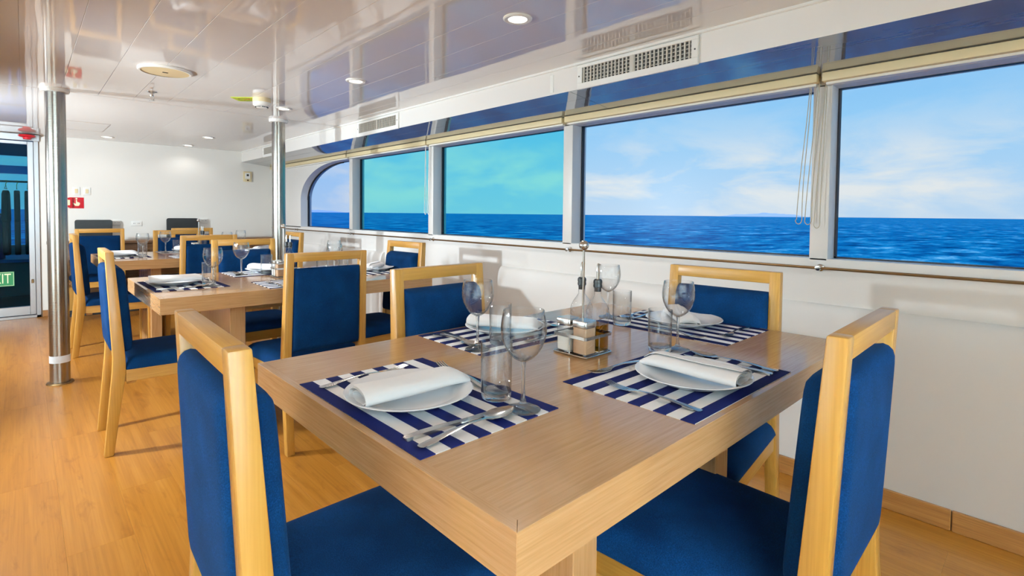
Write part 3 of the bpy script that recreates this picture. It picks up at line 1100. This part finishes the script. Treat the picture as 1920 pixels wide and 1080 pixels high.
# ------------------------------------------------------------------ dining chairs
def make_chair():
    t = thing('dining_chair', '', 'chair')
    H = 0.98
    pw = 0.038
    prof = [(-.318, 0.0), (-.280, 0.0), (-.230, .395), (-.230, .46), (-.270, H), (-.304, H), (-.280, .47), (-.283, .40)]
    # rear posts: boomerang profile, drawn in slightly towards the top
    for s in (-1, 1):
        b = bmesh.new()
        prism(b, prof, 'x', 0.217 - pw, 0.217, .004, 2)
        for v in b.verts:
            if v.co.z > .45:
                v.co.x -= (v.co.z - .45) / (H - .45) * .007
            v.co.x *= s
        obj('rear_leg', b, 'chair_z', t)
    yc = lambda z: -.221 - (z - .4555) / (H - .4555) * .066     # centre line of the leaning back
    b = bmesh.new()
    z0 = H - .043
    xr = .210 - pw + .004
    yo = lambda z: (-.230 - (z - .46) / (H - .46) * .040, -.280 - (z - .47) / (H - .47) * .024)
    f0, r0 = yo(z0)
    f1, r1 = yo(H)
    prism(b, [(f0, z0), (f1, H), (r1, H), (r0, z0)], 'x', -xr, xr, .0035, 2)
    obj('top_rail', b, 'chair_x', t)
    # padded back, proud of the frame towards the sitter
    zb, zt = 0.487, 0.905
    hw = .210 - pw + .0015
    def fb(u, v, h):
        z = (zb + zt) / 2 + v * (zt - zb) / 2
        f, r_ = yo(z)
        mid = (f + r_) / 2
        y = mid + (h * (f + .046 - mid) if h > 0 else h * (mid - r_ + .012))
        w = hw + (.007 * (zt - z) / (zt - zb))
        return (u * w, y, z - (y - mid) * .10)
    b = bmesh.new()
    cushion(b, fb, 1.0, 1.0, 20, 22.0, .48)
    obj('back_pad', finish('back_pad', b, True, 60), 'fabric', t)
    # seat
    def fs(u, v, h):
        y = -.004 + v * .224
        w = .222 + .022 * (y + .2) / .44
        return (u * w, y, .408 + h)
    b = bmesh.new()
    cushion(b, fs, .064, .004, 18, 12.0, .45)
    obj('seat_pad', finish('seat_pad', b, True, 60), 'fabric', t)
    def rail(x0, y0, x1, y1, nm, mat):
        b = bmesh.new()
        d = Vector((x1 - x0, y1 - y0, 0)).normalized()
        n = Vector((-d.y, d.x, 0)) * .011
        prism(b, [(x0 - n.x, y0 - n.y), (x1 - n.x, y1 - n.y), (x1 + n.x, y1 + n.y), (x0 + n.x, y0 + n.y)], 'z', .347, .407, .002, 1)
        obj(nm, b, mat, t)
    rail(-.20, .204, .20, .204, 'seat_rail', 'chair_x')
    rail(-.20, -.235, .20, -.235, 'seat_rail', 'chair_x')
    for s in (-1, 1):
        rail(s * .203, -.23, s * .222, .204, 'seat_rail', 'chair_y')
        b = bmesh.new()
        prism(b, [(s * .240, .220), (s * .240, .180), (s * .200, .180), (s * .200, .220)], 'z', 0, .408, .003, 1)
        for v in b.verts:
            if v.co.z < .1:
                v.co.x = s * .222 + (v.co.x - s * .222) * .82
                v.co.y = .200 + (v.co.y - .200) * .82
        obj('front_leg', b, 'chair_z', t)
        b = bmesh.new()
        prism(b, [(s * .19, -.225), (s * .15, -.225), (s * .19, -.185)], 'z', .33, .372, .002, 1)
        obj('corner_block', b, 'chair_y', t)
    return t

chair = make_chair()
cg = 'blue padded dining chairs'
OFF = 0.304
FX, FYp, BX, BYm = -PI / 2, 0.0, PI / 2, PI      # facing +X, +Y, -X, -Y

def chair_at(rear_x, rear_y, rot, label, jit=0.0, first=[chair]):
    # rear_x, rear_y is the middle of the back edge of the top rail
    f = Vector((-math.sin(rot), math.cos(rot)))
    loc = (rear_x + f.x * OFF, rear_y + f.y * OFF, 0)
    if first:
        c = first.pop()
        c.location = loc
        c.rotation_euler = (0, 0, rot + jit)
        c['label'] = label
        c['group'] = cg
        return c
    return dup(chair, loc, rot + jit, label, cg)

base = 'blue padded wooden chair '
chair_at(0.214, 1.012, FX, base + 'on the aisle side of the table farthest from the counter', math.radians(-1.5))
chair_at(1.195, 0.243, FYp, base + 'at the end table, facing the counter', math.radians(1.0))
chair_at(1.172, 1.655, BYm, base + 'between the end and middle tables, facing the end table', math.radians(2.5))
chair_at(1.992, 0.885, BX, base + 'on the window side of the table farthest from the counter', math.radians(4))
chair_at(0.283, 3.31, FX, base + 'on the aisle side of the middle table', math.radians(-1))
chair_at(1.12, 2.545, FYp, base + 'between the end and middle tables, facing the middle table', math.radians(1))
chair_at(1.165, 4.085, BYm, base + 'at the middle table with its back towards the pillars', 0)
chair_at(1.992, 3.18, BX, base + 'on the window side of the middle table', math.radians(3))
chair_at(0.283, 5.58, FX, base + 'on the aisle side of the table nearest the counter', 0)
chair_at(1.14, 4.90, FYp, base + 'facing the table nearest the counter, its back to the pillars', 0)
chair_at(1.165, 6.31, BYm, base + 'facing the table nearest the counter, its back to the counter', 0)
chair_at(1.992, 5.28, BX, base + 'on the window side of the table nearest the counter', 0)
chair_at(0.60, 7.06, FYp, base + 'pushed up to the counter beside the glass door', 0)
chair_at(1.45, 7.00, FYp, base + 'pushed up to the counter below the outlet', 0)

# ------------------------------------------------------------------ tableware meshes (made once, shared)
MS = {}
MS['placemat'] = finish('placemat', B(-MATW / 2, MATW / 2, -MATD / 2, MATD / 2, 0, .0016))
MS['placemat'].materials.append(M['placemat'])

bm = bmesh.new()
lathe(bm, [(0, .0), (.080, .0), (.084, .002), (.10, .008), (.128, .0195), (.1345, .0225), (.136, .0235), (.1345, .0250), (.126, .0232), (.104, .0145), (.092, .0085), (.075, .006), (0, .0055)], 64)
MS['plate'] = finish('plate', bm, True, 50)
MS['plate'].materials.append(M['porcelain'])

def napkin_mesh(seed):
    rnd = random.Random(seed)
    L, turns, seg = .250, 2.35, 74
    th = .0016
    rings = []
    ny = 15
    for j in range(ny):
        v = j / (ny - 1)
        y = -L / 2 + L * v
        a0 = .047 * (1.0 + .05 * math.sin(v * 5 + seed)) * (1 - .10 * max(0, v - .86) / .14)
        b0 = .0205 * (1 - .14 * v) * (1 - .45 * max(0, v - .90) / .10)
        cen = []
        for k in range(seg + 1):
            t = k / seg
            th_ = PI * .55 - t * turns * 2 * PI
            g = 1 - .66 * t
            cx, cz = math.cos(th_), math.sin(th_)
            px = a0 * (1 - .50 * t) * math.copysign(abs(cx) ** .75, cx) + .006 * t
            pz = b0 * g * math.copysign(abs(cz) ** .85, cz)
            if cz < 0:
                pz *= .94
            pz += .0008 * math.sin(9 * v + 3 * th_ + seed)
            cen.append(Vector((px, y + (.006 * t if v < .5 else -.004 * t), b0 + pz + .001)))
        outer, inner = [], []
        for k, p in enumerate(cen):
            a = cen[max(0, k - 1)]
            c = cen[min(seg, k + 1)]
            d = (c - a)
            n = Vector((d.z, 0, -d.x))
            if n.length > 1e-9:
                n.normalize()
            outer.append(p + n * th / 2)
            inner.append(p - n * th / 2)
        rings.append(outer + inner[::-1])
    bm = bmesh.new()
    loft(bm, rings)
    me = finish('napkin', bm, True, 70)
    me.materials.append(M['napkin'])
    return me

NAP = [napkin_mesh(s) for s in (1, 2, 3)]

# wine glass: bowl, stem, foot
bm = bmesh.new()
outer = [(.0045, .0985), (.011, .1010), (.020, .1065), (.029, .1150), (.037, .1270), (.0435, .1420), (.0468, .1570), (.0472, .1690), (.0458, .1830), (.0436, .1950), (.0420, .2040)]
th = .0013
inner = [(r - th * (1.0 if r > .01 else .8), h + (.002 if i < 3 else 0)) for i, (r, h) in enumerate(outer)]
lathe(bm, [(0, .0980)] + outer + [(.0414, .2047)] + inner[::-1] + [(0, .1012)], 40)
MS['bowl'] = finish('bowl', bm, True, 60)
bm = bmesh.new()
lathe(bm, [(0, .0982), (.0062, .0992), (.0052, .093), (.0042, .080), (.0036, .060), (.0038, .040), (.0046, .024), (.0075, .0135), (0, .0120)], 20)
MS['stem'] = finish('stem', bm, True, 60)
bm = bmesh.new()
lathe(bm, [(0, .0125), (.0078, .0125), (.014, .0075), (.024, .0045), (.0345, .0028), (.0362, .0015), (.0345, .0), (0, .0)], 36)
MS['foot'] = finish('foot', bm, True, 60)
# tumbler: wall and thick base
bm = bmesh.new()
lathe(bm, [(.0318, .016), (.0333, .017), (.0345, .123), (.0340, .1238), (.0332, .123), (.0318, .0165)], 40, closed=True)
MS['wall'] = finish('wall', bm, True, 60)
bm = bmesh.new()
lathe(bm, [(0, .0), (.029, .0), (.0318, .003), (.0333, .0175), (.0308, .0165), (.02, .013), (0, .012)], 40)
MS['base'] = finish('base', bm, True, 60)

def strip(sts, th=.0016, n=5):
    rings = []
    for (y, w, z, dip) in sts:
        top, bot = [], []
        for k in range(n):
            u = -1 + 2 * k / (n - 1)
            zz = z - dip * (1 - u * u)
            top.append((u * w, y, zz + th))
            bot.append((u * w * .96, y, zz))
        rings.append(top + bot[::-1])
    return rings

def spoon_mesh():
    bm = bmesh.new()
    st = [(0, .004, .0042, 0), (.004, .0085, .004, 0), (.03, .0092, .005, -.001), (.07, .0070, .0085, -.001), (.11, .0040, .0105, -.0006), (.145, .0032, .0088, 0), (.160, .0042, .0075, .0004)]
    L0, L1, WB = .160, .236, .0225
    for k in range(1, 13):
        t = k / 12
        y = L0 + (L1 - L0) * t
        w = WB * (math.sin(PI * min(1, (t * .98 + .02)) ** .82) ** .62)
        st.append((y, max(w, .0012), .0075 + .003 * t, .0072 * math.sin(PI * t) ** .7))
    loft(bm, strip(st, .0014, 7))
    return finish('spoon', bm, True, 60)

def fork_mesh():
    bm = bmesh.new()
    st = [(0, .004, .0042, 0), (.004, .0085, .004, 0), (.03, .0090, .005, -.001), (.07, .0066, .0085, -.001), (.11, .0038, .0105, -.0006), (.142, .0032, .0085, 0), (.152, .0050, .0072, 0), (.160, .0090, .0058, .0006), (.170, .0118, .0048, .0012), (.180, .0122, .0044, .0012)]
    loft(bm, strip(st, .0016, 5))
    for k in range(4):
        xc = -.0093 + k * .0062
        sts = [(.178, .0024, .0042), (.190, .0020, .0042), (.205, .0017, .0054), (.220, .0015, .0080), (.231, .0007, .0108)]
        rings = [[(xc - w, y, z), (xc + w, y, z), (xc + w, y, z + .0016), (xc - w, y, z + .0016)] for y, w, z in sts]
        loft(bm, rings)
    return finish('fork', bm, True, 60)

def knife_mesh():
    bm = bmesh.new()
    rings = []
    for (y, xl, xr, th, z) in [(0, -.004, .004, .004, .001), (.004, -.0085, .0085, .006, 0), (.04, -.0092, .0092, .007, 0), (.09, -.0078, .0078, .006, .0005), (.118, -.006, .006, .0045, .001), (.124, -.0075, .0085, .002, .002), (.15, -.008, .0105, .0016, .002), (.20, -.008, .0110, .0014, .002), (.228, -.0065, .0098, .0012, .002), (.243, .0015, .0075, .0010, .002), (.247, .0045, .006, .0010, .002)]:
        rings.append([(xl, y, z), (xr, y, z), (xr * .9, y, z + th), (xl * .9, y, z + th)])
    loft(bm, rings)
    return finish('knife', bm, True, 50)

for k, f in (('spoon', spoon_mesh), ('fork', fork_mesh), ('knife', knife_mesh)):
    MS[k] = f()
    MS[k].materials.append(M['steel'])

def wine_glass(loc, label, rz):
    t = thing('wine_glass', label, 'glass', loc, rz, 'stemmed wine glasses on the tables')
    obj('bowl', MS['bowl'], 'glass', t)
    obj('stem', MS['stem'], 'solid_glass', t)
    obj('foot', MS['foot'], 'solid_glass', t)

def tumbler(loc, label, rz):
    t = thing('tumbler', label, 'glass', loc, rz, 'straight tumblers on the tables')
    obj('wall', MS['wall'], 'glass', t)
    obj('base', MS['base'], 'solid_glass', t)

# ------------------------------------------------------------------ place settings
sides = {'aisle': (1, 0), 'away': (0, 1), 'counter': (0, -1), 'window': (-1, 0)}
sphr = {'aisle': 'aisle-side place', 'away': 'counter-facing place', 'counter': 'counter-side place', 'window': 'window-side place'}
# tumbler and wine glass spots (right, forward) measured from the mat centre
spots = {(0, 'aisle'): ((.120, .112), (.207, .108)), (0, 'away'): ((.175, .165), (.229, .138)),
         (0, 'counter'): ((.118, .085), (.216, .094)), (0, 'window'): ((.145, .150), (.262, .075)),
         (1, 'aisle'): ((.12, .10), (.20, .10)), (1, 'counter'): ((.05, .10), (.19, .07)), (1, 'away'): ((.15, .14), (.22, .12)), (1, 'window'): ((.12, .13), (.20, .16))}

def setting(ti, side):
    fx, fy = sides[side]
    rot = math.atan2(-fx, fy)
    rt = Vector((fy, -fx))
    fw = Vector((fx, fy))
    cx, cy = TX0 + TLX / 2, TY[ti] + TLY / 2
    if side in ('aisle', 'window'):
        mc = Vector((cx, cy)) - fw * (TLX / 2 - .016 - MATD / 2)
    else:
        mc = Vector((cx, cy)) - fw * (TLY / 2 - .014 - MATD / 2)
    rnd = random.Random(ti * 10 + len(side))
    where = sphr[side] + ' of the ' + tnames[ti]
    def at(r, f, z=TZ):
        p = mc + rt * r + fw * f
        return (p.x, p.y, z)
    j = lambda a: rnd.uniform(-a, a)
    zm = TZ + .0016
    mo = obj('placemat', MS['placemat'], None, None, at(0, 0), (0, 0, rot + j(.012)))
    tag(mo, 'navy and white striped placemat, ' + where, 'placemat', 'striped placemats')
    po = (-.004 + j(.008), -.034 + j(.006))
    p = obj('plate', MS['plate'], None, None, at(po[0], po[1], zm), (0, 0, 0))
    tag(p, 'round white plate, ' + where, 'plate', 'white plates')
    nrot = {'aisle': -.10, 'away': .05, 'counter': .55, 'window': .75}[side] + j(.05)
    n = obj('napkin', NAP[(ti + len(side)) % 3], None, None, at(po[0] + .002, po[1] + .004, zm + .0118), (math.radians(1.2), 0, rot + nrot))
    tag(n, 'rolled white cloth napkin, ' + where, 'napkin', 'rolled napkins')
    def cut(kind, label, r, f, a):
        o = obj(kind, MS[kind], None, None, at(r, f, zm - .0005), (0, 0, rot + a))
        tag(o, label + ', ' + where, kind, kind + 's of the place settings')
    cut('fork', 'dinner fork beside plate', -.185 + j(.006), -.150, .02 + j(.03))
    cut('knife', 'table knife beside plate', .176 + j(.004), -.150, -.03 + j(.03))
    cut('spoon', 'soup spoon beside knife', .216 + j(.004), -.150, .06 + j(.06))
    cut('fork', 'dessert fork above plate', .062 + j(.01), .128, PI / 2 - .10 + j(.04))
    (tr, tf), (wr_, wf_) = spots.get((ti, side), ((.12, .12), (.21, .11)))
    tumbler(at(tr, tf, TZ + (.0016 if abs(tf) < MATD / 2 + .02 else 0)), 'straight clear tumbler, ' + where, j(1))
    wine_glass(at(wr_, wf_, TZ + .0016), 'stemmed wine glass, ' + where, j(1))

for ti in range(3):
    for side in sides:
        setting(ti, side)

# ------------------------------------------------------------------ condiment caddies
def make_caddy():
    t = thing('condiment_caddy', '', 'caddy')
    b = bmesh.new()
    q = .060
    rr = [(-q, -q, .004), (q, -q, .004), (q, q, .004), (-q, q, .004)]
    def rect(zz, e, r):
        pts = []
        for (sx, sy) in ((-1, -1), (1, -1), (1, 1), (-1, 1)):
            for k in range(4):
                a = math.atan2(sy, sx) - PI / 4 + PI / 2 * k / 3
                pts.append((sx * (e - .006) + .006 * math.cos(a), sy * (e - .006) + .006 * math.sin(a), zz))
        return pts
    tube(b, rect(.004, q, 0), .0026, 6, True)
    for k in range(9):
        yy = -q + (k + 1) * 2 * q / 10
        tube(b, [(-q, yy, .004), (q, yy, .004)], .0017, 6)
    for sx in (-1, 1):
        for sy in (-1, 1):
            lathe(b, [(0, 0), (.003, 0), (.003, .004), (0, .004)], 8, sx * (q - .006), sy * (q - .006))
    obj('wire_tray', b, 'steel', t)
    b = bmesh.new()
    e = .0605
    pts = rect(.056, e, 0)
    outer = [Vector(p) for p in pts]
    nb = len(pts)
    ring = [[b.verts.new((p.x * s, p.y * s, p.z + dz)) for p in outer] for s, dz in ((1, -.0045), (1, .0045), (.975, .0045), (.975, -.0045))]
    for i in range(4):
        for k in range(nb):
            b.faces.new((ring[i][k], ring[i][(k + 1) % nb], ring[(i + 1) % 4][(k + 1) % nb], ring[(i + 1) % 4][k]))
    for s in (-1, 1):
        tube(b, [(s * e * .985, 0, .056), (s * e * .985, 0, .004)], .0018, 6)
        tube(b, [(0, s * e * .985, .056), (0, s * e * .985, .004)], .0018, 6)
    obj('guard_band', b, 'steel', t)
    obj('stem', tube(bmesh.new(), [(0, 0, .003), (0, 0, .30)], .0032, 10), 'steel', t)
    b = bmesh.new()
    prof = [(0, .297)] + [(.0145 * math.sin(PI * k / 16), .3115 - .0145 * math.cos(PI * k / 16)) for k in range(1, 16)] + [(0, .326)]
    lathe(b, prof, 24)
    obj('ball_knob', b, 'steel', t)
    return t

def sq_section(r, e, z):
    pts = []
    for (sx, sy) in ((-1, -1), (1, -1), (1, 1), (-1, 1)):
        for k in range(4):
            a = math.atan2(sy, sx) - PI / 4 + PI / 2 * k / 3
            pts.append((sx * (r - e) + e * math.cos(a), sy * (r - e) + e * math.sin(a), z))
    return pts

def make_bottle(liquid):
    t = thing('oil_bottle', '', 'bottle')
    b = bmesh.new()
    prof = [(.0225, .006, 0), (.0255, .007, .003), (.0255, .007, .118), (.0245, .010, .128), (.021, .014, .140), (.0145, .0140, .153), (.0105, .0104, .160), (.0105, .0104, .178), (.0115, .0114, .180), (.0115, .0114, .184)]
    loft(b, [sq_section(r, e, z) for r, e, z in prof])
    obj('bottle_body', finish('bottle_body', b, True, 50), 'glass', t)
    b = bmesh.new()
    top = .078 if liquid == 'oil' else .046
    loft(b, [sq_section(r, .006, z) for r, z in ((.0215, .003), (.0240, .005), (.0240, top))])
    obj('contents', finish('contents', b, True, 40), liquid, t)
    b = bmesh.new()
    lathe(b, [(0, .172), (.0095, .172), (.0095, .184), (.0125, .185), (.0130, .190), (.0118, .194), (.0130, .198), (.0125, .204), (.0095, .208), (0, .208)], 20)
    obj('stopper', b, 'black', t)
    b = bmesh.new()
    tube(b, [(0, 0, .206), (0, 0, .225), (0, 0, .247), (.003, 0, .252)], [.0045, .0042, .0038, .0036], 10)
    tube(b, [(.002, 0, .246), (.012, 0, .249)], .0018, 6)
    obj('spout', b, 'steel', t)
    return t

def make_shaker(kind):
    t = thing('shaker', '', 'shaker')
    b = bmesh.new()
    loft(b, [sq_section(r, .005, z) for r, z in ((.0225, 0), (.0245, .002), (.0245, .078), (.0235, .080))])
    obj('jar', finish('jar', b, True, 40), 'glass', t)
    b = bmesh.new()
    loft(b, [sq_section(r, .005, z) for r, z in ((.0215, .003), (.0232, .005), (.0232, .053 if kind == 'salt' else .0775))])
    obj('contents', finish('contents', b, True, 40), kind, t)
    b = bmesh.new()
    loft(b, [sq_section(r, .005, z) for r, z in ((.0250, .077), (.0254, .079), (.0254, .094), (.0240, .0965))])
    obj('lid', finish('lid', b, True, 40), 'steel', t)
    return t

protos = {'caddy': make_caddy(), 'oil': make_bottle('oil'), 'vinegar': make_bottle('vinegar'), 'salt': make_shaker('salt'), 'pepper': make_shaker('pepper')}
spec = {'caddy': ((0, 0, TZ), 'wire condiment caddy with a ball-topped stem', 'condiment caddies'),
        'oil': ((.0295, -.0295, TZ + .006), 'square glass bottle of golden oil', 'oil and vinegar bottles'),
        'vinegar': ((.0295, .0295, TZ + .006), 'square glass bottle of dark vinegar', 'oil and vinegar bottles'),
        'salt': ((-.0295, .0295, TZ + .006), 'glass shaker of white salt', 'salt and pepper shakers'),
        'pepper': ((-.0295, -.0295, TZ + .006), 'glass shaker of brown ground pepper', 'salt and pepper shakers')}
for ti in (0, 1, 2):
    cx, cy = TX0 + TLX / 2 + (0, -.02, .02)[ti], TY[ti] + TLY / 2
    for k, p in protos.items():
        (ox, oy, oz), lb, gr = spec[k]
        lab = lb + (' in the caddy' if k != 'caddy' else '') + ' on the ' + tnames[ti]
        if ti == 0:
            p.location = (cx + ox, cy + oy, oz)
            p['label'] = lab
            p['group'] = gr
        else:
            dup(p, (cx + ox, cy + oy, oz), 0, lab, gr)
